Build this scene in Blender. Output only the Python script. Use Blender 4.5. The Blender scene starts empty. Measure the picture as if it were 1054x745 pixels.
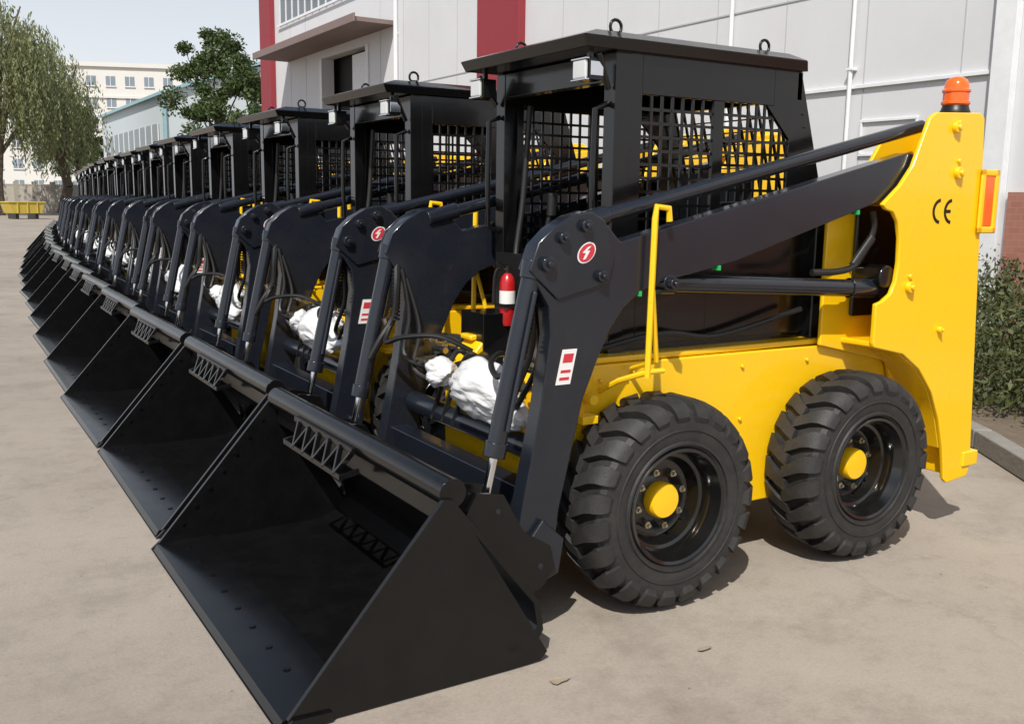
import bpy, bmesh, math, random
import numpy as np
from mathutils import Vector, Matrix, noise
random.seed(7); rng=np.random.default_rng(7)
scene=bpy.context.scene
COL=scene.collection
# ------------------------------------------------------------ materials
def newmat(name):
    m=bpy.data.materials.new(name); m.use_nodes=True
    return m, m.node_tree, m.node_tree.nodes["Principled BSDF"]
def mat(name,c,rough=.5,metal=0,var=.15,scale=6,bump=0,bscale=80,coat=0,dust=0,dustc=(.32,.29,.25),rv=.12,spec=.5):
    m,nt,b=newmat(name); N=nt.nodes; L=nt.links
    tc=N.new("ShaderNodeTexCoord")
    n=N.new("ShaderNodeTexNoise"); n.inputs["Scale"].default_value=scale; n.inputs["Detail"].default_value=6; n.inputs["Roughness"].default_value=.65
    L.new(tc.outputs["Object"],n.inputs["Vector"])
    mx=N.new("ShaderNodeMix"); mx.data_type='RGBA'
    mx.inputs[6].default_value=(*[x*(1-var) for x in c],1); mx.inputs[7].default_value=(*[min(1,x*(1+var)) for x in c],1)
    L.new(n.outputs["Fac"],mx.inputs[0]); out=mx.outputs[2]
    if dust>0:
        n2=N.new("ShaderNodeTexNoise"); n2.inputs["Scale"].default_value=scale*1.7; n2.inputs["Detail"].default_value=8; n2.inputs["Roughness"].default_value=.75
        L.new(tc.outputs["Object"],n2.inputs["Vector"])
        r=N.new("ShaderNodeMapRange"); r.inputs[1].default_value=.42; r.inputs[2].default_value=.85; r.inputs[3].default_value=0; r.inputs[4].default_value=dust
        L.new(n2.outputs["Fac"],r.inputs[0])
        m2=N.new("ShaderNodeMix"); m2.data_type='RGBA'; m2.inputs[7].default_value=(*dustc,1)
        L.new(r.outputs[0],m2.inputs[0]); L.new(out,m2.inputs[6]); out=m2.outputs[2]
    L.new(out,b.inputs["Base Color"])
    rr=N.new("ShaderNodeMapRange"); rr.inputs[3].default_value=max(0,rough-rv); rr.inputs[4].default_value=min(1,rough+rv)
    L.new(n.outputs["Fac"],rr.inputs[0]); L.new(rr.outputs[0],b.inputs["Roughness"])
    b.inputs["Metallic"].default_value=metal
    b.inputs["Specular IOR Level"].default_value=spec
    if coat: b.inputs["Coat Weight"].default_value=coat; b.inputs["Coat Roughness"].default_value=.08
    if bump:
        nb=N.new("ShaderNodeTexNoise"); nb.inputs["Scale"].default_value=bscale; nb.inputs["Detail"].default_value=4
        L.new(tc.outputs["Object"],nb.inputs["Vector"])
        bp=N.new("ShaderNodeBump"); bp.inputs["Strength"].default_value=bump; bp.inputs["Distance"].default_value=.01
        L.new(nb.outputs["Fac"],bp.inputs["Height"]); L.new(bp.outputs[0],b.inputs["Normal"])
    return m
M={}
M['yellow']=mat("yellow_paint",(.93,.55,.004),.28,var=.04,scale=3,bump=.03,bscale=14,coat=.4,dust=.05,rv=.08)
M['slate']=mat("slate_grey_paint",(.011,.014,.021),.22,var=.2,scale=4,bump=.035,bscale=14,coat=.25,dust=.02,rv=.07,spec=.45)
M['black']=mat("black_paint",(.004,.004,.0045),.20,var=.25,scale=4,bump=.035,bscale=14,coat=.25,dust=.008,rv=.07,spec=.4)
M['bucket']=mat("bucket_black_paint",(.004,.004,.0045),.23,var=.3,scale=5,bump=.06,bscale=7,dust=.015,coat=.1,rv=.08,spec=.35)
M['rim']=mat("rim_gloss_black",(.006,.006,.006),.14,var=.2,coat=.5,rv=.05)
M['rubber']=mat("tyre_rubber",(.017,.017,.017),.62,var=.3,scale=9,bump=.15,bscale=120,dust=.18,dustc=(.15,.13,.11),rv=.08)
M['chrome']=mat("chrome_rod",(.75,.75,.77),.15,metal=1,var=.05,rv=.03)
M['steel']=mat("zinc_bolt",(.5,.45,.33),.35,metal=1,var=.1)
M['hose']=mat("rubber_hose",(.010,.010,.010),.40,var=.2)
M['seat']=mat("seat_vinyl",(.012,.012,.013),.5,var=.2,bump=.1)
M['white']=mat("white_sticker",(.75,.75,.73),.5,var=.05)
M['red']=mat("red_paint",(.42,.010,.012),.28,var=.1,coat=.3)
M['pink']=mat("red_sticker",(.55,.03,.05),.5,var=.05)
M['green']=mat("green_tie",(.02,.4,.1),.5)
M['orange']=mat("orange_lens",(.85,.13,.01),.15,var=.08,coat=.5)
M['lens']=mat("lamp_lens",(.55,.57,.57),.1,var=.1,coat=.6)
m,nt,b_=newmat("white_plastic_wrap"); b_.inputs["Base Color"].default_value=(.66,.67,.68,1); b_.inputs["Roughness"].default_value=.28; b_.inputs["Coat Weight"].default_value=.3
_tc=nt.nodes.new("ShaderNodeTexCoord"); _mp=nt.nodes.new("ShaderNodeMapping"); _mp.inputs["Scale"].default_value=(14,9,26); _mp.inputs["Rotation"].default_value=(.5,.2,.1)
_n=nt.nodes.new("ShaderNodeTexNoise"); _n.inputs["Scale"].default_value=1; _n.inputs["Detail"].default_value=3; _n.inputs["Distortion"].default_value=1.2
_b=nt.nodes.new("ShaderNodeBump"); _b.inputs["Strength"].default_value=.4; _b.inputs["Distance"].default_value=.02
nt.links.new(_tc.outputs["Object"],_mp.inputs[0]); nt.links.new(_mp.outputs[0],_n.inputs["Vector"]); nt.links.new(_n.outputs["Fac"],_b.inputs["Height"]); nt.links.new(_b.outputs[0],b_.inputs["Normal"])
M['bag']=m
# ------------------------------------------------------------ mesh builder
class MB:
    def __init__(s): s.v=[]; s.f=[]
    def add(s,v,f):
        o=len(s.v); s.v+= [tuple(p) for p in v]; s.f+=[tuple(i+o for i in q) for q in f]; return s
    def box(s,x0,x1,y0,y1,z0,z1):
        if x0>x1:x0,x1=x1,x0
        if y0>y1:y0,y1=y1,y0
        if z0>z1:z0,z1=z1,z0
        return s.add([(x0,y0,z0),(x1,y0,z0),(x1,y1,z0),(x0,y1,z0),(x0,y0,z1),(x1,y0,z1),(x1,y1,z1),(x0,y1,z1)],
          [(0,3,2,1),(4,5,6,7),(0,1,5,4),(1,2,6,5),(2,3,7,6),(3,0,4,7)])
    def bar(s,p0,p1,w,h):
        p0=Vector(p0);p1=Vector(p1);d=(p1-p0).normalized()
        u=d.cross(Vector((0,1,0)));
        if u.length<.1:u=d.cross(Vector((0,0,1)))
        u.normalize();w_=d.cross(u).normalized()
        vs=[]
        for p in (p0,p1):
            for a,b in((-1,-1),(1,-1),(1,1),(-1,1)): vs.append(p+u*a*h/2+w_*b*w/2)
        return s.add(vs,[(0,1,2,3),(7,6,5,4),(0,4,5,1),(1,5,6,2),(2,6,7,3),(3,7,4,0)])
    def prism(s,poly,y0,y1):
        n=len(poly)
        vs=[(x,y0,z) for x,z in poly]+[(x,y1,z) for x,z in poly]
        fs=[tuple(range(n)),tuple(range(2*n-1,n-1,-1))]+[(i,(i+1)%n,(i+1)%n+n,i+n) for i in range(n)]
        return s.add(vs,fs)
    def cyl(s,p0,p1,r,n=16,r2=None):
        if r2 is None:r2=r
        p0=Vector(p0);p1=Vector(p1);d=(p1-p0).normalized()
        a=Vector((0,0,1)) if abs(d.z)<.9 else Vector((1,0,0))
        u=d.cross(a).normalized();w=d.cross(u).normalized()
        vs=[p0+(u*math.cos(t)+w*math.sin(t))*r for t in [2*math.pi*i/n for i in range(n)]]
        vs+=[p1+(u*math.cos(t)+w*math.sin(t))*r2 for t in [2*math.pi*i/n for i in range(n)]]
        fs=[tuple(range(n)),tuple(range(2*n-1,n-1,-1))]+[(i,(i+1)%n,(i+1)%n+n,i+n) for i in range(n)]
        return s.add(vs,fs)
    def tube(s,pts,r,n=8,sm=0):
        pts=[Vector(p) for p in pts]
        if sm:
            q=[]
            P=[pts[0]]+pts+[pts[-1]]
            for i in range(1,len(P)-2):
                for k in range(sm):
                    t=k/sm;a,b,c,d=P[i-1],P[i],P[i+1],P[i+2]
                    q.append(.5*((2*b)+(c-a)*t+(2*a-5*b+4*c-d)*t*t+(3*b-a-3*c+d)*t**3))
            q.append(pts[-1]); pts=q
        vs=[];m=len(pts);u=None
        for i,p in enumerate(pts):
            d=(pts[min(i+1,m-1)]-pts[max(i-1,0)]).normalized()
            if u is None:
                a=Vector((0,0,1)) if abs(d.z)<.9 else Vector((1,0,0)); u=d.cross(a).normalized()
            else: u=(u-d*u.dot(d)).normalized()
            w=d.cross(u)
            vs+=[p+(u*math.cos(2*math.pi*k/n)+w*math.sin(2*math.pi*k/n))*r for k in range(n)]
        fs=[(i*n+k,i*n+(k+1)%n,(i+1)*n+(k+1)%n,(i+1)*n+k) for i in range(m-1) for k in range(n)]
        fs+=[tuple(range(n)),tuple(range(m*n-1,(m-1)*n-1,-1))]
        return s.add(vs,fs)
    def lathe(s,prof,c,n=48,axis='y'):
        vs=[];m=len(prof)
        for i in range(n):
            t=2*math.pi*i/n
            for r,h in prof:
                if axis=='y': vs.append((c[0]+r*math.cos(t),c[1]+h,c[2]+r*math.sin(t)))
                else: vs.append((c[0]+r*math.cos(t),c[1]+r*math.sin(t),c[2]+h))
        fs=[(i*m+k,((i+1)%n)*m+k,((i+1)%n)*m+k+1,i*m+k+1) for i in range(n) for k in range(m-1)]
        return s.add(vs,fs)
def mesh_of(name,mb,material,bevel=0,smooth=True,ang=35,seg=2):
    me=bpy.data.meshes.new(name); me.from_pydata(mb.v,[],mb.f); me.materials.append(material)
    bm=bmesh.new(); bm.from_mesh(me)
    bmesh.ops.recalc_face_normals(bm,faces=bm.faces); bm.to_mesh(me); bm.free()
    if bevel:
        if smooth:
            for p in me.polygons:p.use_smooth=True
        ob=bpy.data.objects.new("tmp",me); COL.objects.link(ob)
        md=ob.modifiers.new("b",'BEVEL'); md.width=bevel; md.segments=seg; md.limit_method='ANGLE'; md.angle_limit=math.radians(40)
        wn=ob.modifiers.new("w",'WEIGHTED_NORMAL'); wn.weight=100; wn.mode='FACE_AREA'
        dg=bpy.context.evaluated_depsgraph_get(); 
        me2=bpy.data.meshes.new_from_object(ob.evaluated_get(dg)); bpy.data.objects.remove(ob); me=me2; me.name=name
    elif smooth:
        for p in me.polygons:p.use_smooth=True
        me.set_sharp_from_angle(angle=math.radians(ang))
    return me
def obj(name,me,parent=None,loc=(0,0,0),rot=(0,0,0)):
    o=bpy.data.objects.new(name,me); COL.objects.link(o); o.location=loc; o.rotation_euler=rot
    if parent:o.parent=parent
    return o
def empty(name,loc=(0,0,0),rot=(0,0,0)):
    e=bpy.data.objects.new(name,None); COL.objects.link(e); e.location=loc; e.rotation_euler=rot; e.empty_display_size=.3; return e
# ------------------------------------------------------------ loader template
T=[]
KY,OY=.905,-.065
def part(name,mb,m,bevel=0,remap=True,**k):
    if remap: mb.v=[(x,y*KY+OY,z) for x,y,z in mb.v]
    T.append((name,mesh_of(name,mb,M[m],bevel,**k)))
R=.398; FX=.085; RX=1.15
def tyre(c,s):
    body=MB(); W=.138; q=R-.385
    prof=[(.205,-W+.012),(.225,-W+.004),(.26,-W-.006),(.31,-W-.008),(.335+q,-W+.002),(.350+q,-W+.022),(.358+q,-.06),(.36+q,0),(.358+q,.06),(.350+q,W-.022),(.335+q,W-.002),(.31,W+.008),(.26,W+.006),(.225,W-.004),(.205,W-.012)]
    body.lathe(prof,c,64)
    for sg in(-1,1):
        body.lathe([(.232,sg*(W+.000)),(.234,sg*(W+.010)),(.242,sg*(W+.010)),(.246,sg*(W+.002))],c,64)
        body.lathe([(.285,sg*(W+.004)),(.287,sg*(W+.012)),(.291,sg*(W+.012)),(.294,sg*(W+.004))],c,64)
    nl=23
    for side in(-1,1):
        for i in range(nl):
            th0=2*math.pi*(i+(.5 if side>0 else 0))/nl
            path=[(-.012,.386,.12,.060),(.035,.387,.066,.064),(.075,.385,.010,.074),(.105,.378,-.022,.086),(.130,.366,-.034,.092),(.147,.348,-.04,.090),(.155,.325,-.045,.080),(.143,.300,-.045,.060)]
            vs=[]
            for w,r,dt,hw in path:
                r+=q
                if w>.12: bw,br=(w-.03, r-.016)
                else: bw,br=(w,r-.045)
                for tt,(ww,rr) in ((dt-hw,(w,r)),(dt+hw,(w,r)),(dt+hw*1.12,(bw,br)),(dt-hw*1.12,(bw,br))):
                    a=th0+tt
                    vs.append((c[0]+rr*math.cos(a),c[1]+side*ww,c[2]+rr*math.sin(a)))
            m=len(path)
            fs=[(i2*4+k,i2*4+(k+1)%4,(i2+1)*4+(k+1)%4,(i2+1)*4+k) for i2 in range(m-1) for k in range(4)]+[(0,1,2,3),(m*4-1,m*4-2,m*4-3,m*4-4)]
            body.add(vs,fs)
    return body
tb=MB();rm=MB();hb=MB();nt_=MB()
for s in(-1,1):
    for wx in(FX,RX):
        c=(wx,s*.62,R)
        t=tyre(c,s); tb.add(t.v,t.f)
        P=[(.215,.128),(.224,.136),(.218,.143),(.207,.138),(.200,.118),(.193,.10),(.187,.085),(.183,.05),(.170,.045),(.165,.03),(.157,.01),(.150,-.005),(.13,-.012),(.10,-.004),(.075,.004),(.0,.004)]
        rm.lathe([(r,s*h) for r,h in P],c,56)
        rm.lathe([(.205,-s*.12),(.19,-s*.1),(.18,-s*.02),(.15,-s*.01)],c,32)
        hb.lathe([(.068,s*.0),(.068,s*.045),(.062,s*.055),(.03,s*.058),(.0,s*.058)],c,32)
        hb.cyl((wx,s*.40,R),(wx,s*.60,R),.07,20)
        for i in range(8):
            a=2*math.pi*(i+.3)/8; px=wx+.108*math.cos(a); pz=R+.108*math.sin(a)
            nt_.cyl((px,c[1]+s*-.01,pz),(px,c[1]+s*.022,pz),.014,6); nt_.cyl((px,c[1],pz),(px,c[1]+s*.036,pz),.007,8)
part("tyres",tb,'rubber',ang=30); part("rims",rm,'rim'); part("wheel_hubs",hb,'yellow'); part("wheel_nuts",nt_,'steel')
# --- lower body (yellow)
b=MB()
for s in(-1,1):
    b.prism([(-.24,.30),(-.14,.25),(1.50,.25),(1.62,.30),(1.62,.895),(-.20,.90),(-.27,.82)],s*.30,s*.475)
    b.box(-.23,1.3,s*.36,s*.462,.90,.925)
b.prism([(-.30,.34),(-.22,.28),(-.20,.28),(-.20,.86),(-.30,.80)],-.47,.47)
b.box(-.15,1.6,-.31,.31,.27,.55)
b.box(-.34,-.22,-.30,.30,.60,.80)
part("chassis",b,'yellow',.008)
# --- rear towers
b=MB();k=MB()
for s in(-1,1):
    outer=[(1.43,1.86),(1.47,1.885),(1.77,1.90),(1.805,1.88),(1.93,.30),(1.91,.25),(1.76,.235),(1.735,.26)]+[(1.71,.40),(1.66,.55),(1.59,.68),(1.49,.79),(1.37,.865),(1.18,.905),(1.17,.93),(1.17,1.09),(1.21,1.10),(1.26,1.13),(1.285,1.18),(1.295,1.26),(1.29,1.36),(1.27,1.43),(1.235,1.47),(1.19,1.48),(1.165,1.50),(1.27,1.58),(1.34,1.66)]
    b.prism(outer,s*.675,s*.70)
    inner=[(1.38,1.80),(1.78,1.85),(1.88,.32),(1.66,.32),(1.50,.80),(1.05,.90),(1.05,1.42),(1.20,1.55)]
    b.prism(inner,s*.482,s*.505)
    b.prism([(1.69,1.86),(1.78,1.885),(1.905,.27),(1.77,.27)],s*.50,s*.676)
    b.prism([(1.71,.40),(1.66,.55),(1.59,.68),(1.49,.79),(1.37,.865),(1.18,.905),(1.18,.93),(1.39,.89),(1.51,.81),(1.61,.70),(1.68,.56),(1.73,.41)],s*.50,s*.676)
    b.box(1.86,1.97,s*.56,s*.71,.30,.37)
    b.box(1.80,1.93,s*.705,s*.72,1.63,1.66); b.box(1.80,1.93,s*.705,s*.72,1.38,1.41); b.box(1.80,1.83,s*.705,s*.72,1.38,1.66); b.box(1.90,1.93,s*.64,s*.72,1.38,1.66)
    k.box(1.21,1.60,s*.508,s*.53,1.02,1.50)  # black panel standing in for the shadow inside the tower cutout
    k.cyl((1.26,s*.505,1.20),(1.26,s*.675,1.20),.05,16)
b.box(1.62,1.86,-.48,.48,.3,.95)
part("rear_towers",b,'yellow',.006)
k.prism([(1.05,.92),(1.80,.95),(1.74,1.30),(1.62,1.46),(1.05,1.52)],-.44,.44)
part("engine_cover_and_cutout_shade",k,'black',.01)
b=MB()
for s in(-1,1):
    for x,z,r in((1.60,1.83,.024),(1.64,1.64,.026),(1.37,1.155,.024),(1.60,.96,.014)):
        b.cyl((x,s*.70,z),(x,s*.722,z),r,20); b.cyl((x,s*.72,z),(x,s*.735,z),r*.5,6)
    for x,z in((1.64,1.69),(1.37,1.2),(1.62,1.85)): b.cyl((x,s*.7,z),(x,s*.715,z),.011,6)
    for x,z in((.02,.84),(.05,.86),(.62,.84),(.62,.62),(-.1,.84),(1.0,.84)): b.cyl((x,s*.475,z),(x,s*.487,z),.009,6)
    b.box(-.23,-.16,s*.475,s*.56,.70,.73); b.cyl((-.16,s*.475,.78),(-.16,s*.53,.78),.02,12)
part("tower_pins",b,'yellow',.003)
b=MB()
for s in(-1,1): b.box(1.835,1.895,s*.704,s*.718,1.41,1.63)
part("rear_lamps",b,'orange',.004)
# --- lift arms
arm=[(-.53,1.27),(-.50,1.35),(-.44,1.405),(-.37,1.445),(-.30,1.462),(-.24,1.44),(-.157,1.36),(.6,1.535),(1.345,1.715),(1.45,1.70),(1.46,1.62),(1.38,1.575),(1.18,1.51),(.40,1.285),(.20,1.245),(.03,1.215),(-.06,1.185),(-.135,1.13),(-.19,1.06),(-.235,.97),(-.30,.82),(-.39,.44),(-.405,.30),(-.42,.24),(-.48,.215),(-.55,.225),(-.575,.28),(-.565,.36),(-.475,.80),(-.44,1.05),(-.45,1.15)]
b=MB()
for s in(-1,1):
    b.prism(arm,s*.585,s*.665)
    b.prism([(-.535,1.27),(-.50,1.36),(-.44,1.41),(-.37,1.45),(-.29,1.462),(-.23,1.43),(-.19,1.30),(-.21,1.22),(-.42,1.17)],s*.665,s*.677)
    b.prism([(-.57,.30),(-.55,.21),(-.47,.195),(-.40,.22),(-.38,.34),(-.47,.42)],s*.667,s*.69)
    b.prism([(-.57,.30),(-.55,.21),(-.47,.195),(-.40,.22),(-.38,.34),(-.47,.42)],s*.56,s*.583)
    b.tube([(-.28,s*.60,1.425),(1.50,s*.60,1.835)],.027,14)
    b.cyl((-.33,s*.60,1.412),(-.18,s*.60,1.448),.036,14)
b.box(-.52,-.43,-.58,.58,.33,.52); b.cyl((-.40,-.58,.62),(-.40,.58,.62),.045,16)
b.box(-.60,-.52,-.58,.58,.24,.30)
part("lift_arms",b,'slate',.006)
b=MB()
for s in(-1,1): b.cyl((.12,s*.60,1.205),(1.16,s*.60,1.15),.036,18); b.cyl((.06,s*.60,1.207),(.13,s*.60,1.205),.045,16); b.cyl((1.10,s*.60,1.153),(1.25,s*.60,1.148),.043,18); b.cyl((.07,s*.56,1.21),(.07,s*.67,1.21),.03,16)
for s in(-1,1):
    b.cyl((-.50,s*.63,1.255),(-.635,s*.63,.66),.034,18); b.cyl((-.49,s*.63,1.30),(-.50,s*.63,1.24),.043,16); b.cyl((-.626,s*.63,.70),(-.638,s*.63,.65),.040,18)
    b.tube([(-.51,s*.675,1.2),(-.61,s*.675,.74)],.009,8)
part("hydraulic_cylinders",b,'slate',.004)
b=MB()
for s in(-1,1): b.cyl((-.636,s*.63,.655),(-.672,s*.63,.50),.017,16); b.cyl((-.662,s*.59,.485),(-.662,s*.67,.485),.026,16)
part("cylinder_rods",b,'chrome',.002)
b=MB()
for s in(-1,1):
    for x,z,r in((-.47,1.29,.026),(-.41,1.375,.02),(-.32,1.415,.022),(-.25,1.245,.02),(-.49,.265,.028),(-.66,.485,.026),(.07,1.21,.02)):
        b.cyl((x,s*.66,z),(x,s*.70,z),r,18); b.cyl((x,s*.70,z),(x,s*.712,z),r*.45,6)
    b.cyl((-.6,s*.69,.30),(-.6,s*.70,.3),.02,12)
part("arm_pins",b,'slate',.003)
b=MB()
for s in(-1,1):
    b.lathe([(.0,s*.6785),(.036,s*.6785)],(-.31,0,1.325),20); b.box(-.405,-.345,s*.666,s*.6675,.88,1.0)
b.v=[(x+(.35*(z-1.325) if z>1.2 else .22*(z-.94)),y,z) for x,y,z in b.v]
b.box(-.3105,-.309,-.20,-.08,.70,.77)
part("white_stickers",b,'white',smooth=False)
b=MB()
for s in(-1,1):
    b.lathe([(.0,s*.6800),(.031,s*.6800)],(-.31,0,1.325),20); b.box(-.395,-.355,s*.6675,s*.6685,.955,.985); b.box(-.395,-.355,s*.6675,s*.6685,.92,.93); b.box(-.395,-.355,s*.6675,s*.6685,.895,.905)
b.v=[(x+(.35*(z-1.325) if z>1.2 else .22*(z-.94)),y,z) for x,y,z in b.v]
part("red_stickers",b,'pink',smooth=False)
b=MB()
for s in(-1,1): b.prism([(-.325,1.302),(-.315,1.304),(-.297,1.332),(-.310,1.332),(-.292,1.347),(-.304,1.345),(-.328,1.325),(-.314,1.323)],s*.680,s*.6815)
part("sticker_emblem",b,'white',smooth=False)
b=MB()
for s in(-1,1):
    b.tube([(.03,s*.70,1.43),(.025,s*.70,1.475),(-.03,s*.70,1.48),(-.035,s*.70,1.44),(-.045,s*.70,.88)],.012,8)
    b.tube([(-.035,s*.70,1.19),(.025,s*.66,.93),(.025,s*.50,.88)],.010,8)
    b.tube([(-.045,s*.70,.90),(.03,s*.70,.90)],.010,8); b.tube([(-.1,s*.47,.80),(-.1,s*.60,.86),(-.045,s*.70,.90)],.011,8)
part("arm_support_bar",b,'yellow')
# hoses
b=MB()
for s in(-1,1):
    b.tube([(1.22,s*.60,1.47),(1.235,s*.60,1.40),(1.19,s*.60,1.31),(1.10,s*.62,1.245),(1.0,s*.62,1.225),(.85,s*.62,1.225)],.014,8,sm=8)
    b.tube([(-.47,s*.60,1.22),(-.49,s*.56,1.12),(-.50,s*.57,1.0),(-.56,s*.58,.90),(-.60,s*.60,.82)],.016,8,sm=6)
    b.tube([(-.46,s*.57,1.20),(-.44,s*.54,1.0),(-.48,s*.5,.84),(-.40,s*.35,.80),(-.30,s*.22,.84)],.011,8,sm=6)
    b.tube([(-.44,s*.57,1.16),(-.40,s*.52,.95),(-.45,s*.46,.78),(-.36,s*.3,.74),(-.30,s*.15,.80)],.011,8,sm=6)
    b.tube([(-.50,s*.58,.98),(-.56,s*.52,.90),(-.53,s*.40,.93),(-.42,s*.28,.94),(-.30,s*.2,.88)],.011,8,sm=6)
    for i in range(14):
        z=1.20-i*.016; b.cyl((-.475-i*.0016,s*.598-s*i*.0025,z),(-.475-i*.0016,s*.598-s*i*.0025,z-.008),.021,10)
    for i in range(16):
        t=i/15; b.cyl((1.215-.10*t,s*.61,1.36-.105*t),(1.209-.10*t,s*.61,1.353-.105*t),.02,10)
    b.tube([(-.1,s*.44,.95),(.2,s*.47,1.0),(.5,s*.45,.97),(.95,s*.47,1.06)],.012,8,sm=6)
for y in(-.1,.0,.1): b.tube([(-.32,y,.82),(-.40,y+.02,.90),(-.42,y+.1,.80),(-.44,y+.2,.60)],.011,8,sm=6)
part("hydraulic_hoses",b,'hose')
b=MB()
for s in(-1,1):
    b.cyl((-.52,s*.60,.95),(-.53,s*.60,.99),.016,8)
    for j in range(4): b.cyl((-.36,s*(.28+.05*j),.83),(-.46,s*(.28+.05*j),.83),.011,8)
    for j in range(3): b.cyl((-.33,s*(.30+.06*j),.90),(-.42,s*(.30+.06*j),.92),.010,8); b.cyl((-.37,s*(.30+.06*j),.905),(-.385,s*(.30+.06*j),.91),.016,6)
    b.cyl((-.33,s*.4,.86),(-.33,s*.52,.86),.014,8)
part("hose_fittings",b,'steel')
b=MB()
for s in(-1,1):
    for x,z in((.30,1.262),(1.05,1.47),(-.07,1.18)): b.box(x,x+.01,s*.63,s*.670,z-.012,z+.006)
part("cable_ties",b,'green')
# --- cab
cab=MB(); gr=MB()
W=.42
for s in(-1,1):
    y0,y1=s*(W-.018),s*W
    cab.box(0,.115,y0,y1,.95,2.04)
    cab.box(.475,.53,y0,y1,1.30,1.89)
    cab.prism([(.895,1.52),(1.12,1.52),(.95,2.04),(.80,2.04),(.80,1.89),(.76,1.89),(.895,1.76)],y0,y1)
    cab.box(.115,.80,y0,y1,1.89,2.04)
    cab.box(.115,.475,y0,y1,.95,1.28)
    cab.prism([(.475,.95),(1.14,.95),(1.12,1.52),(.53,1.50),(.53,1.30),(.475,1.30)],y0,y1)
    for (xa,xb,za,zb) in((.115,.475,1.28,1.89),(.53,.895,1.50,1.89)):
        n=int((xb-xa)/.052)
        for i in range(1,n+1):
            x=xa+(xb-xa)*i/(n+1); gr.box(x-.0055,x+.0055,s*(W-.014),s*(W-.006),za,zb)
        n=int((zb-za)/.052)
        for i in range(1,n+1):
            z=za+(zb-za)*i/(n+1); gr.box(xa,xb,s*(W-.013),s*(W-.007),z-.0055,z+.0055)
    cab.box(-.015,.055,s*.355,s*.425,.90,2.03)
    cab.box(-.02,.05,s*.30,s*.36,.90,1.10)
    cab.tube([(-.02,s*.385,1.85),(-.075,s*.385,1.83),(-.08,s*.385,1.6),(-.075,s*.385,1.38),(-.02,s*.385,1.36)],.012,8)
def frus(mb,b0,b1,z0,z1):
    x0,x1,y0,y1=b0; X0,X1,Y0,Y1=b1
    mb.add([(x0,y0,z0),(x1,y0,z0),(x1,y1,z0),(x0,y1,z0),(X0,Y0,z1),(X1,Y0,z1),(X1,Y1,z1),(X0,Y1,z1)],[(0,3,2,1),(4,5,6,7),(0,1,5,4),(1,2,6,5),(2,3,7,6),(3,0,4,7)])
frus(cab,(-.16,.96,-.445,.445),(-.18,.945,-.455,.455),2.035,2.075)
frus(cab,(-.18,.945,-.455,.455),(-.09,.89,-.40,.40),2.0755,2.105)
cab.box(-.012,.04,-.36,.36,1.93,2.03)
cab.tube([(-.10,-.43,2.02),(-.03,-.40,1.90)],.012); cab.tube([(-.10,.43,2.02),(-.03,.40,1.90)],.012)
cab.box(1.06,1.08,-.42,.42,.95,1.50); cab.box(.93,.96,-.42,.42,1.92,2.034)
for i in range(1,14): gr.bar((1.07,-.42+i*.06,1.50),(.95,-.42+i*.06,1.92),.012,.008)
for i in range(1,8): gr.bar((1.07-.0148*i,-.42,1.50+i*.052),(1.07-.0148*i,.42,1.50+i*.052),.006,.012)
cab.box(-.02,1.1,-.40,.40,.90,.955)
cab.prism([(-.22,.80),(-.02,.90),(0,.955),(-.03,.96),(-.24,.84)],-.40,.40)
cab.box(-.2,.0,.20,.40,.80,1.02)
for s in(-1,1):
    for x in(.05,.82):
        cab.tube([(x+.026*math.cos(a),s*.33,2.135+.026*math.sin(a)) for a in [2*math.pi*i/14 for i in range(15)]],.007,6)
        cab.box(x-.02,x+.02,s*.33-.006,s*.33+.006,2.09,2.12)
    cab.box(-.135,-.07,s*.38-.045,s*.38+.045,1.925,2.00); cab.box(-.11,-.09,s*.38-.01,s*.38+.01,1.99,2.04)
part("cab",cab,'black',.005,remap=False)
part("window_guards",gr,'black',remap=False)
b=MB()
for s in(-1,1): b.box(-.150,-.1352,s*.38-.040,s*.38+.040,1.93,1.995)
part("work_lamps",b,'lens',.006,remap=False)
b=MB()
for s in(-1,1): b.box(-.152,-.136,s*.38-.047,s*.38+.047,1.923,1.9295); b.box(-.152,-.136,s*.38-.047,s*.38+.047,1.9955,2.002); b.box(-.13,-.075,s*.38+s*.0455,s*.38+s*.049,1.94,1.99)
part("lamp_rims",b,'chrome',.002,remap=False)
b=MB()
b.box(.35,.85,-.24,.24,1.0,1.16); b.prism([(.78,1.12),(.86,1.12),(.92,1.60),(.84,1.63)],-.21,.21)
for s in(-1,1):
    b.box(.2,.8,s*.27,s*.38,.955,1.22)
    b.tube([(.18,s*.28,1.15),(.15,s*.26,1.35),(.16,s*.24,1.45)],.013,8,sm=4); b.cyl((.16,s*.24,1.43),(.162,s*.238,1.53),.022,10)
    b.tube([(.08,s*.30,1.9),(.05,s*.30,1.5),(.0,s*.27,1.22),(-.01,-s*.0+s*.1,1.2)],.014,8,sm=5)
part("seat_and_levers",b,'seat',.02,seg=3,remap=False)
EX,EY,EZ=-.075,.215,.965
b=MB(); b.lathe([(0,0),(.030,0),(.034,.012),(.034,.18),(.026,.21),(.012,.225),(0,.225)],(EX,EY,EZ),20,'z'); part("fire_extinguisher_body",b,'red',remap=False)
b=MB(); b.cyl((EX,EY,EZ+.22),(EX,EY,EZ+.255),.013,10); b.bar((EX,EY,EZ+.255),(EX-.055,EY,EZ+.27),.015,.008); b.tube([(EX,EY,EZ+.24),(EX-.04,EY+.03,EZ+.23),(EX-.045,EY+.04,EZ+.09)],.008,8,sm=5); b.box(EX-.037,-.01,EY-.04,EY+.04,EZ+.08,EZ+.095); b.box(-.0352,-.01,EY-.04,.38,.97,1.27)
part("extinguisher_valve",b,'hose',remap=False)
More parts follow.
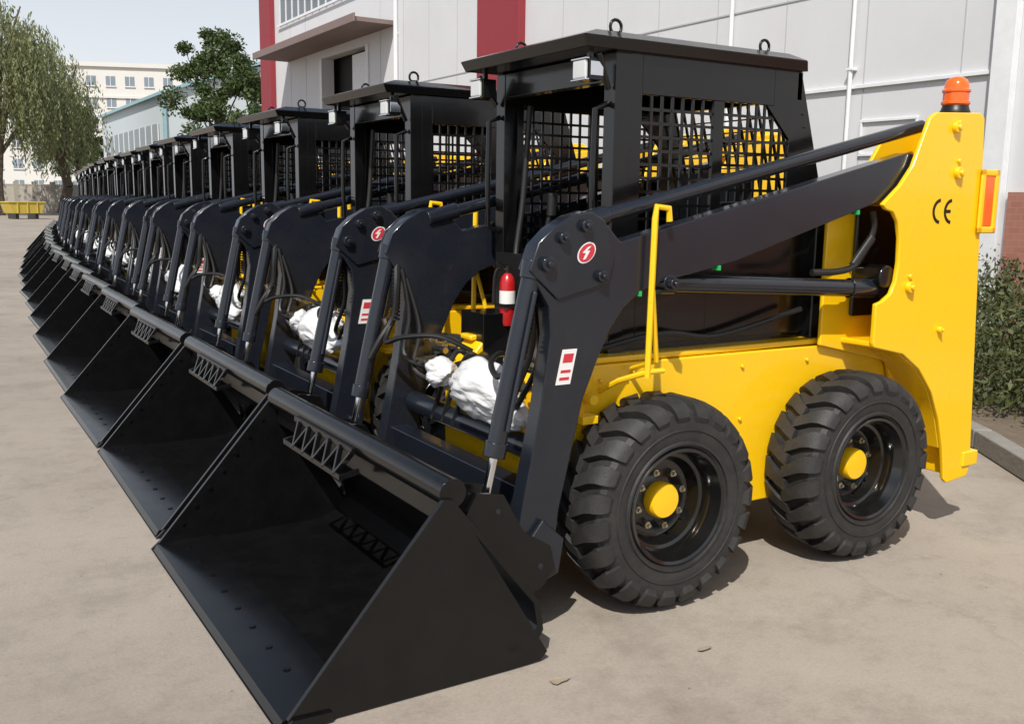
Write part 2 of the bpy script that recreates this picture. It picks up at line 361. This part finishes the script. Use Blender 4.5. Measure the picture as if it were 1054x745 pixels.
b=MB(); b.lathe([(.0345,.09),(.0347,.09),(.0347,.15),(.0345,.15)],(EX,EY,EZ),20,'z'); part("extinguisher_label",b,'white',remap=False)
# --- bucket
BW=.84
b=MB()
outl=[(-1.42,.0),(-.72,.0),(-.60,.03),(-.555,.10),(-.57,.20),(-.90,.60)]
inl=[(-.915,.59),(-.595,.20),(-.58,.12),(-.62,.055),(-.73,.022),(-1.42,.016)]
b.prism(outl+inl,-BW+.01,BW-.01)
side=[(-1.415,-.001),(-.70,-.001),(-.575,.005),(-.548,.03),(-.90,.60),(-.935,.605),(-1.43,.03)]
for s in(-1,1):
    b.prism(side,s*(BW-.012),s*(BW+.006))
    b.prism([(-1.46,.0),(-1.30,.0),(-1.30,.03),(-1.42,.035)],s*(BW+.006),s*(BW+.02))
b.prism([(-1.46,.0),(-1.44,-.003),(-1.20,-.003),(-1.20,-.0005),(-1.44,.0)],-BW,BW)
b.prism([(-1.455,.002),(-1.21,.018),(-1.21,.032),(-1.44,.026)],-BW+.012,BW-.012)
b.cyl((-.895,-BW+.01,.615),(-.895,BW-.01,.615),.046,20)
b.box(-.90,-.87,-BW+.02,BW-.02,.50,.60)
for i in range(5):
    y=-.18+i*.11
    b.bar((-.955,y,.60),(-1.0,y+.055,.515),.012,.02); b.bar((-1.0,y+.055,.515),(-.955,y+.11,.60),.012,.02)
b.bar((-1.0,-.18,.515),(-1.0,.43,.515),.02,.012); b.bar((-.95,-.18,.605),(-.95,.43,.605),.02,.015)
for y in(-.18,.43): b.bar((-1.0,y,.515),(-.93,y,.53),.012,.02)
for yy in(-.565,-.70,.44,.57): b.prism([(-.74,.56),(-.64,.54),(-.56,.40),(-.45,.33),(-.43,.25),(-.48,.19),(-.56,.16),(-.62,.24),(-.80,.46)],yy-.008,yy+.008)
part("bucket",b,'bucket',.004,remap=False)
b=MB()
for i in range(9):
    y=-.72+i*.18; b.cyl((-1.33,y,.0225),(-1.33,y,.033),.012,8)
for s in(-1,1):
    for i in range(7): 
        t=(i+.5)/7; x=-1.36+t*.42; z=.09+t*.49; b.cyl((x,s*(BW-.012),z-.02),(x,s*(BW-.02),z-.02),.009,8)
part("bucket_bolts",b,'bucket',remap=False)
LO_N=19
SP=1.82
def rowx(y): return .022*y+.0020*y*y
def bagmesh(seed):
    bm=bmesh.new(); bmesh.ops.create_icosphere(bm,subdivisions=5,radius=1)
    o=Vector((seed*7.3,seed*3.1,0))
    for v in bm.verts:
        p=v.co.copy()
        n=noise.noise(p*.9+o)*.35+noise.noise(Vector((p.x*2,p.y*1.2+p.z,p.z*2.2))+o)*.18
        f=1-abs(noise.noise(Vector((p.x*2.4+p.z,p.y*2.0,p.z*4.5))+o)); n+=(f**4)*.07
        q=p*(1+n); x,y,z=q
        pin=1-.35*max(0,y)**2
        v.co=(x*.10*pin,y*.20,z*.105*pin-.05*max(0,-y)-.02*y*y)
    me=bpy.data.meshes.new("plastic_wrap"); bm.to_mesh(me); bm.free(); me.materials.append(M['bag'])
    for p in me.polygons:p.use_smooth=True
    return me
bags=[bagmesh(i) for i in range(4)]
bb=MB(); bb.lathe([(0,0),(.062,0),(.064,.018),(.058,.03),(.054,.045),(.0,.045)],(0,0,0),24,'z')
bea=mesh_of("beacon_base",bb,M['hose'])
bb=MB(); bb.lathe([(.052,.045),(.060,.052),(.060,.062),(.054,.066),(.054,.10),(.059,.104),(.059,.112),(.052,.118),(.050,.138),(.040,.156),(.022,.167),(0,.170)],(0,0,0),28,'z')
beb=mesh_of("beacon_lens",bb,M['orange'])
cb=MB()
def arcband(mb,cx,r0,r1,a0,a1,n=20):
    for i in range(n):
        t0=math.radians(a0+(a1-a0)*i/n);t1=math.radians(a0+(a1-a0)*(i+1)/n)
        mb.prism([(cx+r0*math.cos(t0),r0*math.sin(t0)),(cx+r1*math.cos(t0),r1*math.sin(t0)),(cx+r1*math.cos(t1),r1*math.sin(t1)),(cx+r0*math.cos(t1),r0*math.sin(t1))],0,.0015)
arcband(cb,0,.040,.054,95,265); arcband(cb,.078,.040,.054,95,265); cb.box(.038,.070,0,.0015,-.007,.007)
cem=mesh_of("ce_mark",cb,M['black'],smooth=False)
for i in range(LO_N):
    y=i*SP; e=empty("skid_steer_loader" if i==0 else "skid_steer_loader.%03d"%i,(rowx(y)+(random.uniform(-.03,.03) if i else 0),y,0),(0,0,math.radians(-.25*i*.6+(random.uniform(-.6,.6) if i else 0))))
    for n,me in T: obj(n,me,e)
    obj("plastic_wrap",bags[i%4],e,(-.46,-.27+random.uniform(-.02,.03),.81),(random.uniform(-.1,.1),0,.1))
    o=obj("plastic_wrap_small",bags[(i+1)%4],e,(-.44,.12,.80),(.2,.1,2.9)); o.scale=(.6,.5,.6)
    if i==0: 
        obj("beacon_base",bea,e,(1.70,-.62,1.885)); obj("beacon_lens",beb,e,(1.70,-.62,1.885))
    obj("ce_mark",cem,e,(1.545,-.7000,1.475))
# ------------------------------------------------------------ ground
def place(a,fwd): return (-2.24+fwd*.525+a*fwd*.851, -3.34+fwd*.851-a*fwd*.525)
m,nt,bs=newmat("concrete_ground"); N=nt.nodes;L=nt.links
tc=N.new("ShaderNodeTexCoord")
def noi(sc,det=6,ro=.6):
    n=N.new("ShaderNodeTexNoise"); n.inputs["Scale"].default_value=sc; n.inputs["Detail"].default_value=det; n.inputs["Roughness"].default_value=ro; L.new(tc.outputs["Object"],n.inputs["Vector"]); return n
def ramp(src,stops):
    r=N.new("ShaderNodeValToRGB"); L.new(src,r.inputs[0]); els=r.color_ramp.elements
    els[0].position,els[0].color=stops[0][0],(*stops[0][1],1); els[1].position,els[1].color=stops[-1][0],(*stops[-1][1],1)
    for p,c in stops[1:-1]: e_=els.new(p); e_.color=(*c,1)
    return r
def mixc(f,a,b_,mode='MIX'):
    x=N.new("ShaderNodeMix"); x.data_type='RGBA'; x.blend_type=mode
    if isinstance(f,float): x.inputs[0].default_value=f
    else: L.new(f,x.inputs[0])
    L.new(a,x.inputs[6]); L.new(b_,x.inputs[7]); return x.outputs[2]
r1=ramp(noi(.35,8,.65).outputs["Fac"],[(.3,(.275,.235,.195)),(.5,(.335,.292,.245)),(.7,(.385,.34,.288))])
r2=ramp(noi(1.6,12,.78).outputs["Fac"],[(.3,(.70,.69,.68)),(.5,(1,1,1)),(.75,(1.0,1.0,1.0))])
r3=ramp(noi(90,6,.8).outputs["Fac"],[(.3,(.80,.80,.80)),(.6,(1,1,1))])
r4=ramp(noi(9,10,.8).outputs["Fac"],[(.32,(.80,.79,.78)),(.5,(1,1,1))])
c=mixc(1.0,r1.outputs[0],r2.outputs[0],'MULTIPLY'); c=mixc(1.0,c,r3.outputs[0],'MULTIPLY'); c=mixc(.7,c,r4.outputs[0],'MULTIPLY')
vo=N.new("ShaderNodeTexVoronoi"); vo.feature='DISTANCE_TO_EDGE'; vo.inputs["Scale"].default_value=.16
nw=noi(1.2,6,.7); va=N.new("ShaderNodeVectorMath"); va.operation='MULTIPLY_ADD'; va.inputs[1].default_value=(.9,.9,.9)
L.new(nw.outputs["Color"],va.inputs[0]); L.new(tc.outputs["Object"],va.inputs[2]); L.new(va.outputs[0],vo.inputs["Vector"])
cr=ramp(vo.outputs["Distance"],[(.0,(.6,.57,.55)),(.0018,(1,1,1))])
c=mixc(.3,c,cr.outputs[0],'MULTIPLY')
L.new(c,bs.inputs["Base Color"]); bs.inputs["Roughness"].default_value=.85
bp=N.new("ShaderNodeBump"); bp.inputs["Strength"].default_value=.45; bp.inputs["Distance"].default_value=.01; L.new(noi(70,8,.8).outputs["Fac"],bp.inputs["Height"]); L.new(bp.outputs[0],bs.inputs["Normal"])
g=MB(); g.add([(-600,-600,0),(900,-600,0),(900,900,0),(-600,900,0)],[(0,1,2,3)])
obj("ground",mesh_of("ground",g,m,smooth=False),loc=(0,0,-.004))
M['debris']=mat("grit",(.28,.23,.17),.9,var=.4)
d=MB(); 
for (x,y,r) in((-.05,-1.05,.04),(-.60,-.99,.045)):
    pts=[]
    for k_ in range(9):
        a=k_*2*math.pi/9; rr=r*random.uniform(.5,1.1); pts.append((x+rr*math.cos(a),y+rr*.5*math.sin(a),.002+random.uniform(0,.004)))
    d.add(pts,[tuple(range(9))])
for _ in range(260):
    x=random.uniform(-4,4);y=random.uniform(-2.2,6);r=random.uniform(.002,.006)
    d.add([(x-r,y,0),(x+r,y-r*.4,0),(x+r*.3,y+r,0),(x,y,r)],[(0,1,3),(1,2,3),(2,0,3)])
obj("ground_debris",mesh_of("ground_debris",d,M['debris'],smooth=False))
# ------------------------------------------------------------ planter, kerb, soil, hedge
M['kerb']=mat("kerb_concrete",(.22,.21,.19),.85,var=.25,bump=.4,bscale=40,dust=.3,dustc=(.10,.09,.08))
M['soil']=mat("soil",(.13,.10,.07),.95,var=.45,scale=8,bump=.8,bscale=25)
kp=[(1.6,-2.2),(3.36,.20),(3.7,.75),(3.85,1.4),(3.9,30)]
kb=MB()
for i in range(len(kp)-1):
    p=Vector((*kp[i],0));q=Vector((*kp[i+1],0)); n_=max(1,int((q-p).length/.9))
    dd=(q-p).normalized(); nn=Vector((-dd.y,dd.x,0))*-1
    for j in range(n_):
        a=p+(q-p)*j/n_+dd*.004; b2=p+(q-p)*(j+1)/n_-dd*.004
        o2=nn*.12
        kb.add([a,b2,b2+o2,a+o2]+[v+Vector((0,0,.12)) for v in(a,b2,b2+o2,a+o2)],[(0,3,2,1),(4,5,6,7),(0,1,5,4),(1,2,6,5),(2,3,7,6),(3,0,4,7)])
obj("kerb",mesh_of("kerb",kb,M['kerb'],.01))
sl=MB(); ns=40
for i in range(ns+1):
    for j in range(24):
        yy=-2.2+i*(32.2)/ns
        xb=1.6
        for k_ in range(len(kp)-1):
            if kp[k_][1]<=yy<=kp[k_+1][1]+1e-6: xb=kp[k_][0]+(kp[k_+1][0]-kp[k_][0])*(yy-kp[k_][1])/(kp[k_+1][1]-kp[k_][1])
        x=xb+.10+(6.95-xb-.10)*j/23
        sl.v.append((x,yy,.09+.03*noise.noise(Vector((x*2,yy*2,0)))+.04*min(1,j/8)))
sl.f=[(i*24+j,i*24+j+1,(i+1)*24+j+1,(i+1)*24+j) for i in range(ns) for j in range(23)]
obj("planting_bed_soil",mesh_of("soil",sl,M['soil']))
def leafmat(name,c1,c2,trans=.25):
    m,nt,b=newmat(name); N=nt.nodes; L=nt.links
    g_=N.new("ShaderNodeNewGeometry"); mx=N.new("ShaderNodeMix"); mx.data_type='RGBA'; mx.inputs[6].default_value=(*c1,1); mx.inputs[7].default_value=(*c2,1)
    L.new(g_.outputs["Random Per Island"],mx.inputs[0]); L.new(mx.outputs[2],b.inputs["Base Color"]); b.inputs["Roughness"].default_value=.6
    tr=N.new("ShaderNodeBsdfTranslucent"); L.new(mx.outputs[2],tr.inputs[0]); ms=N.new("ShaderNodeMixShader"); ms.inputs[0].default_value=trans
    L.new(b.outputs[0],ms.inputs[1]); L.new(tr.outputs[0],ms.inputs[2]); L.new(ms.outputs[0],N["Material Output"].inputs[0])
    return m
def leaves(name,P,D,ln,wd,material,parent=None):
    n=len(P); D=D/np.linalg.norm(D,axis=1,keepdims=True)
    r=rng.normal(size=(n,3)); U=np.cross(D,r); U/=np.linalg.norm(U,axis=1,keepdims=True)
    l=(ln*rng.uniform(.6,1.3,n))[:,None]; w=(wd*rng.uniform(.6,1.3,n))[:,None]
    V=np.stack([P-D*l/2,P+U*w/2,P+D*l/2,P-U*w/2],1).reshape(-1,3)
    me=bpy.data.meshes.new(name); me.vertices.add(4*n); me.vertices.foreach_set("co",V.ravel())
    me.loops.add(4*n); me.loops.foreach_set("vertex_index",np.arange(4*n)); me.polygons.add(n)
    me.polygons.foreach_set("loop_start",np.arange(0,4*n,4)); me.polygons.foreach_set("loop_total",np.full(n,4)); me.update(calc_edges=True); me.validate()
    me.materials.append(material); return obj(name,me,parent)
LM1=leafmat("shrub_leaf",(.035,.05,.016),(.11,.125,.04)); LM2=leafmat("willow_leaf",(.14,.165,.06),(.28,.30,.15),.4); LM3=leafmat("tree_leaf",(.03,.055,.012),(.09,.13,.035))
Ps=[];Ds=[]
for _ in range(1100):
    x=rng.uniform(4.0,6.8); yy=rng.uniform(-1.5,9); h=.50+.35*noise.noise(Vector((x*1.1,yy*1.1,3)))+.30*(x-4.0)/2.8+rng.uniform(0,.2)
    tx,ty=rng.normal(0,.12,2)
    n_=60 if yy<4 else 22
    t=rng.uniform(.05,1,n_); P=np.stack([x+tx*t+rng.normal(0,.06,n_),yy+ty*t+rng.normal(0,.06,n_),.12+h*t],1)
    Ps.append(P);Ds.append(rng.normal(size=(n_,3))+np.array([tx,ty,.7]))
for _ in range(500):
    yy=rng.uniform(-1.5,6); x=rng.uniform(3.75,4.6); n_=8
    P=np.stack([x+rng.normal(0,.04,n_),yy+rng.normal(0,.04,n_),.14+rng.uniform(0,.12,n_)],1); Ps.append(P);Ds.append(rng.normal(size=(n_,3))*.5+np.array([0,0,1]))
leaves("hedge_shrubs",np.concatenate(Ps),np.concatenate(Ds),.065,.026,LM1)
# ------------------------------------------------------------ factory building
M['wall']=mat("white_metal_cladding",(.60,.61,.63),.6,var=.06,scale=.6,dust=.18,dustc=(.40,.39,.38))
M['seam']=mat("cladding_seam",(.42,.43,.45),.6)
M['trim']=mat("white_trim",(.70,.72,.74),.5)
M['redcol']=mat("red_column",(.25,.025,.035),.6,var=.1)
M['glass']=mat("dark_window_glass",(.10,.12,.14),.12,var=.3,scale=1.2,spec=.8)
M['dark']=mat("dark_interior",(.03,.03,.032),.8)
M['canopy']=mat("canopy_concrete",(.20,.15,.14),.8,var=.2)
m,nt,bs=newmat("red_brick_plinth"); br=nt.nodes.new("ShaderNodeTexBrick"); tcb=nt.nodes.new("ShaderNodeTexCoord")
br.inputs["Scale"].default_value=4; br.inputs["Color1"].default_value=(.30,.125,.09,1); br.inputs["Color2"].default_value=(.34,.15,.11,1); br.inputs["Mortar"].default_value=(.32,.19,.15,1); br.inputs["Mortar Size"].default_value=.012
sx=nt.nodes.new("ShaderNodeSeparateXYZ"); cx=nt.nodes.new("ShaderNodeCombineXYZ"); nt.links.new(tcb.outputs["Object"],sx.inputs[0]); nt.links.new(sx.outputs[1],cx.inputs[0]); nt.links.new(sx.outputs[2],cx.inputs[1]); nt.links.new(cx.outputs[0],br.inputs["Vector"]); nt.links.new(br.outputs[0],bs.inputs["Base Color"]); bs.inputs["Roughness"].default_value=.85
M['brick']=m
fb=empty("factory_building")
X=7.0
w=MB(); w.box(X,X+.3,-10,18.2,0,10); w.box(X,X+.3,21,25.6,0,10); w.box(X,X+.3,18.2,21,5,10); w.box(X+.3,X+16,25.3,25.6,0,10); w.box(X+.3,X+16,-10,-9.7,0,10); w.box(X+15.7,X+16,-9.7,25.3,0,10)
w.box(X,X+16,-10,25.6,10.003,10.2)
obj("walls",mesh_of("walls",w,M['wall'],smooth=False),fb)
w=MB(); w.box(X-.05,X-.002,-10,2.35,0,1.65); obj("brick_plinth",mesh_of("plinth",w,M['brick'],smooth=False),fb)
w=MB(); w.box(X-.14,X-.002,11.35,12.8,0,10); w.box(X-.16,X-.002,24.7,25.62,0,10); obj("red_columns",mesh_of("redcols",w,M['redcol'],.01),fb)
w=MB()
w.box(X-.10,X-.002,2.40,2.62,0,10)
w.cyl((X-.05,6.3,0),(X-.05,6.3,10),.03,10)
w.cyl((X-.06,4.35,0),(X-.06,4.35,10),.025,10)
w.cyl((X-.05,16.5,0),(X-.05,16.5,8),.05,10)
for z in(1,3,5,7):
    for yy in(6.3,4.35,16.5): w.box(X-.09,X-.002,yy-.045,yy+.045,z,z+.03)
for (a,b_,z0,z1) in((3.45,4.2,2.05,2.42),):
    w.box(X-.03,X-.002,a,b_,z1,z1+.03); w.box(X-.03,X-.002,a,b_,z0,z0+.03); w.box(X-.03,X-.002,a,a+.03,z0+.03,z1); w.box(X-.03,X-.002,b_-.03,b_,z0+.03,z1)
w.box(X-.04,X-.002,2.65,6.2,2.80,2.84)
obj("pipes_and_frames",mesh_of("pipes",w,M['trim'],.004),fb)
w=MB()
for i in range(28):
    yy=-9+i*1.2
    if yy<18 or yy>21.2: w.box(X-.006,X-.001,yy,yy+.012,1.66,10)
for z in(3.9,6.0,8.2): w.box(X-.012,X-.0065,2.7,11.2,z,z+.02); w.box(X-.012,X-.0065,13,17.9,z,z+.02)
obj("cladding_seams",mesh_of("seams",w,M['seam'],smooth=False),fb)
w=MB(); w.box(X-.02,X-.001,14.6,24.2,6.25,7.3); obj("strip_window_glass",mesh_of("g",w,M['glass'],smooth=False),fb)
w=MB()
for i in range(20): w.box(X-.05,X-.021,14.6+i*.5,14.64+i*.5,6.25,7.3)
for z in(6.2,7.3): w.box(X-.08,X-.0605,14.5,24.3,z,z+.06)
obj("strip_window_mullions",mesh_of("mul",w,M['trim'],smooth=False),fb)
w=MB(); w.box(X-.95,X-.002,16.6,23.6,5.2,5.30); w.box(X-.99,X-.952,16.55,23.65,5.18,5.36); obj("door_canopy",mesh_of("can",w,M['canopy'],.01),fb)
w=MB(); w.box(X+.5,X+.6,17,22,0,5.2); obj("doorway_interior",mesh_of("di",w,M['dark'],smooth=False),fb)
w=MB(); w.box(X-.04,X-.002,18.05,18.2,0,5.0); w.box(X-.04,X-.002,21,21.15,0,5.0); w.box(X+.1,X+.16,18.25,19.3,0,4.9); obj("door_frame",mesh_of("df",w,M['trim'],.01),fb)
# ------------------------------------------------------------ far shed
M['shed']=mat("pale_blue_cladding",(.50,.56,.58),.6,var=.05,scale=.3); M['shedroof']=mat("blue_roof_trim",(.26,.44,.48),.5); M['louver']=mat("louvre_panel",(.24,.28,.30),.5)
sh=empty("industrial_shed")
w=MB(); w.box(15.7,31,78.4,108,0,9.6)
w.add([(15.7,78.4,9.6),(31,78.4,9.6),(23.3,78.4,12.2),(15.7,108,9.6),(31,108,9.6),(23.3,108,12.2)],[(0,1,2),(5,4,3)])
obj("walls",mesh_of("sw",w,M['shed'],smooth=False),sh)
w=MB(); 
for xa in(15.3,31.4):
    w.add([(xa,78.0,9.45),(xa,108.4,9.45),(23.35,108.4,12.35),(23.35,78.0,12.35),(xa,78,9.7),(xa,108.4,9.7),(23.35,108.4,12.6),(23.35,78.0,12.6)],[(0,1,2,3),(4,5,6,7),(0,1,5,4),(1,2,6,5),(3,0,4,7)])
w.box(15.5,15.68,78.2,78.8,0,9.44)
obj("roof",mesh_of("sr",w,M['shedroof'],smooth=False),sh)
w=MB(); w.box(15.62,15.695,81,106,3.4,7.4); obj("louvre_windows",mesh_of("sl",w,M['louver'],smooth=False),sh)
w=MB()
for i in range(11): w.box(15.55,15.615,81+i*2.5-.05,81+i*2.5+.05,3.4,7.4)
w.box(15.55,15.615,81.1,105.9,5.35,5.45); obj("mullions",mesh_of("sm",w,M['trim'],smooth=False),sh)
# ------------------------------------------------------------ distant office block
M['render']=mat("white_render",(.62,.61,.58),.8,var=.05,scale=.2)
M['farglass']=mat("hazy_window_glass",(.20,.24,.28),.3,var=.2,scale=.5)
ob_=empty("office_block",(*place(-.40,170),0),(0,0,math.radians(-22)))
w=MB(); w.box(-22,40,0,14,0,23); w.box(-22.4,40.4,-.4,14.4,23.003,23.7); w.box(-22.1,40.1,-.25,-.003,17.9,18.3)
obj("walls",mesh_of("ow",w,M['render'],smooth=False),ob_)
w=MB(); fr=MB()
for f_ in range(6):
    for i in range(19):
        x=-20+i*3.1; z=2.4+f_*3.5; w.box(x,x+1.5,-.06,-.003,z,z+1.6); fr.box(x-.1,x+1.6,-.22,-.003,z-.15,z-.01); fr.box(x+.7,x+.78,-.1,-.065,z,z+1.6)
obj("windows",mesh_of("owi",w,M['farglass'],smooth=False),ob_); obj("sills",mesh_of("osi",fr,M['trim'],smooth=False),ob_)
# ------------------------------------------------------------ boundary wall
M['bwall']=mat("boundary_wall_render",(.38,.35,.30),.85,var=.2,scale=.8,dust=.3)
w=MB(); x0,y0=place(-.62,80); x1,y1=place(-.36,84)
n_=14
for i in range(n_):
    p=Vector((x0,y0,0)).lerp(Vector((x1,y1,0)),i/n_); q=Vector((x0,y0,0)).lerp(Vector((x1,y1,0)),(i+1)/n_)
    w.bar(p+Vector((0,0,1.15)),q+Vector((0,0,1.15)),.22,2.3); w.bar(p+Vector((0,0,0)),p+Vector((0,0,2.6)),.4,.4); w.bar(p+Vector((0,0,2.35)),q+Vector((0,0,2.35)),.3,.08)
obj("boundary_wall",mesh_of("bwall",w,M['bwall'],smooth=False))
M['yold']=mat("faded_yellow_paint",(.55,.40,.04),.6,var=.2,scale=2,dust=.5)
px,py=place(-.500,62); e=empty("yellow_steel_skip",(px,py,0),(0,0,.3))
w=MB(); w.prism([(-.9,.35),(.9,.35),(1.1,1.0),(-1.1,1.0)],-.7,.7); w.box(-1.15,1.15,-.75,.75,1.0,1.08)
for x in(-.6,0,.6): w.box(x-.04,x+.04,-.76,-.7,.35,1.0)
obj("tub",mesh_of("skip",w,M['yold'],.02),e)
w=MB()
for x in(-.6,.6): w.box(x-.1,x+.1,-.6,.6,.0,.345)
obj("skids",mesh_of("skid",w,M['black'],.01),e)
# ------------------------------------------------------------ trees
M['bark']=mat("bark",(.10,.075,.055),.9,var=.4,scale=3,bump=.8,bscale=6)
def limb(mb,p,q,r0,r1,n=8):
    p=Vector(p);q=Vector(q);mid=(p+q)/2+Vector((random.uniform(-.1,.1),random.uniform(-.1,.1),.05))*(q-p).length
    mb.cyl(p,mid,r0,n,(r0+r1)/2); mb.cyl(mid,q,(r0+r1)/2,n,r1)
def willow(name,loc,h,rad,nst):
    e=empty(name,loc); tr=MB(); limb(tr,(0,0,0),(.3,.2,h*.3),.45,.32)
    tips=[]
    for i in range(12):
        a=i*2.4; rr=rad*random.uniform(.3,.78); z=h*random.uniform(.5,.95); q=(rr*math.cos(a),rr*math.sin(a),z); limb(tr,(.3,.2,h*.28),q,.2,.05,6); tips.append(q)
    obj("trunk",mesh_of("trunk",tr,M['bark']),e)
    Ps=[];Ds=[]
    for i in range(nst):
        t=random.choice(tips+[(0,0,h*.95)]); sx,sy=random.gauss(t[0],rad*.17),random.gauss(t[1],rad*.17); rr=math.hypot(sx,sy)/rad
        if rr>1.05: continue
        z0=min(h,t[2]+random.uniform(-.5,1.2))*(1-.22*rr*rr); ln=random.uniform(.12,.6)*z0
        n_=int(ln/.16)+4; tt=np.linspace(0,1,n_); ox,oy=random.uniform(-.5,.5),random.uniform(-.5,.5)
        P=np.stack([sx+ox*tt+rng.normal(0,.12,n_),sy+oy*tt+rng.normal(0,.12,n_),z0-ln*tt+rng.normal(0,.05,n_)],1); Ps.append(P); Ds.append(rng.normal(0,.35,(n_,3))+np.array([0,0,-1]))
    leaves("crown",np.concatenate(Ps),np.concatenate(Ds),.38,.11,LM2,e)
willow("willow_tree",(*place(-.525,72),0),15.2,6.6,850)
willow("willow_tree.001",(*place(-.46,80),0),13.2,4.2,430)
def broad(name,loc,h,rad,ncl,lm,lsize=.25):
    e=empty(name,loc); tr=MB(); limb(tr,(0,0,0),(.1,.1,h*.45),.25,.18); Ps=[];Ds=[]
    for i in range(ncl):
        a=random.uniform(0,6.28); u=random.random(); z=h*(.35+.62*u); rr=rad*math.sin(math.pi*min(1,.2+.75*u))**.7*random.uniform(.3,1)
        c_=np.array([rr*math.cos(a),rr*math.sin(a),z]); cs=rad*random.uniform(.16,.3)
        if i%3==0: limb(tr,(.1,.1,h*random.uniform(.25,.5)),tuple(c_),.09,.02,5)
        n_=230; v=rng.normal(size=(n_,3)); v/=np.linalg.norm(v,axis=1,keepdims=True); v*=(rng.uniform(.3,1.15,n_)[:,None])*cs*np.array([1,1,.7]); Ps.append(c_+v); Ds.append(rng.normal(size=(n_,3)))
    obj("trunk",mesh_of("trunk",tr,M['bark']),e)
    leaves("crown",np.concatenate(Ps),np.concatenate(Ds),lsize,lsize*.55,lm,e)
broad("broadleaf_tree",(*place(-.300,62),0),11.9,3.0,52,LM3)
broad("broadleaf_tree.001",(*place(-.268,58),0),9.6,2.4,32,LM3)
broad("broadleaf_tree.002",(*place(-.44,120),0),12,4.5,50,LM3,.4)
# ------------------------------------------------------------ camera
p=math.radians(9.35); ro=math.radians(.8)
F=Vector((.525*math.cos(p),.851*math.cos(p),-math.sin(p))).normalized()
Rt=F.cross(Vector((0,0,1))).normalized(); U=Rt.cross(F).normalized()
R2=Rt*math.cos(ro)+U*math.sin(ro); U2=U*math.cos(ro)-Rt*math.sin(ro)
cam=bpy.data.cameras.new("camera"); co=bpy.data.objects.new("camera",cam); COL.objects.link(co)
mt=Matrix((R2,U2,-F)).transposed().to_4x4(); mt.translation=Vector((-2.24,-3.34,1.49)); co.matrix_world=mt
cam.sensor_width=36; cam.lens=36*1000/1054; cam.clip_end=3000; cam.clip_start=.05
scene.camera=co
# ------------------------------------------------------------ light
el=math.radians(50); azv=Vector((-.72,-.69)); azv.normalize(); sd=Vector((azv.x*math.cos(el),azv.y*math.cos(el),math.sin(el)))
sun=bpy.data.lights.new("sun",'SUN'); sun.energy=4.8; sun.angle=math.radians(.6); sun.color=(1,.955,.88)
so=bpy.data.objects.new("sun",sun); COL.objects.link(so); so.rotation_euler=sd.to_track_quat('Z','Y').to_euler(); so.location=(0,0,30)
wd=bpy.data.worlds.new("World"); scene.world=wd; wd.use_nodes=True; nt=wd.node_tree; bg=nt.nodes["Background"]
sk=nt.nodes.new("ShaderNodeTexSky"); sk.sky_type='NISHITA'; sk.sun_disc=False; sk.sun_elevation=el; sk.sun_rotation=math.atan2(azv.x,azv.y)
sk.air_density=1.0; sk.dust_density=2; sk.ozone_density=1.0
tcw=nt.nodes.new("ShaderNodeTexCoord"); sp=nt.nodes.new("ShaderNodeSeparateXYZ"); nt.links.new(tcw.outputs["Generated"],sp.inputs[0])
mr=nt.nodes.new("ShaderNodeMapRange"); mr.inputs[1].default_value=.10; mr.inputs[2].default_value=.5; mr.inputs[3].default_value=.92; mr.inputs[4].default_value=.08; nt.links.new(sp.outputs[2],mr.inputs[0])
mw=nt.nodes.new("ShaderNodeMix"); mw.data_type='RGBA'; mw.inputs[7].default_value=(9.0,9.4,9.9,1); nt.links.new(mr.outputs[0],mw.inputs[0]); nt.links.new(sk.outputs[0],mw.inputs[6])
nt.links.new(mw.outputs[2],bg.inputs[0]); bg.inputs[1].default_value=.095
scene.view_settings.view_transform='Standard'; scene.view_settings.look='None'; scene.view_settings.exposure=0
print("done objects",len(bpy.data.objects))
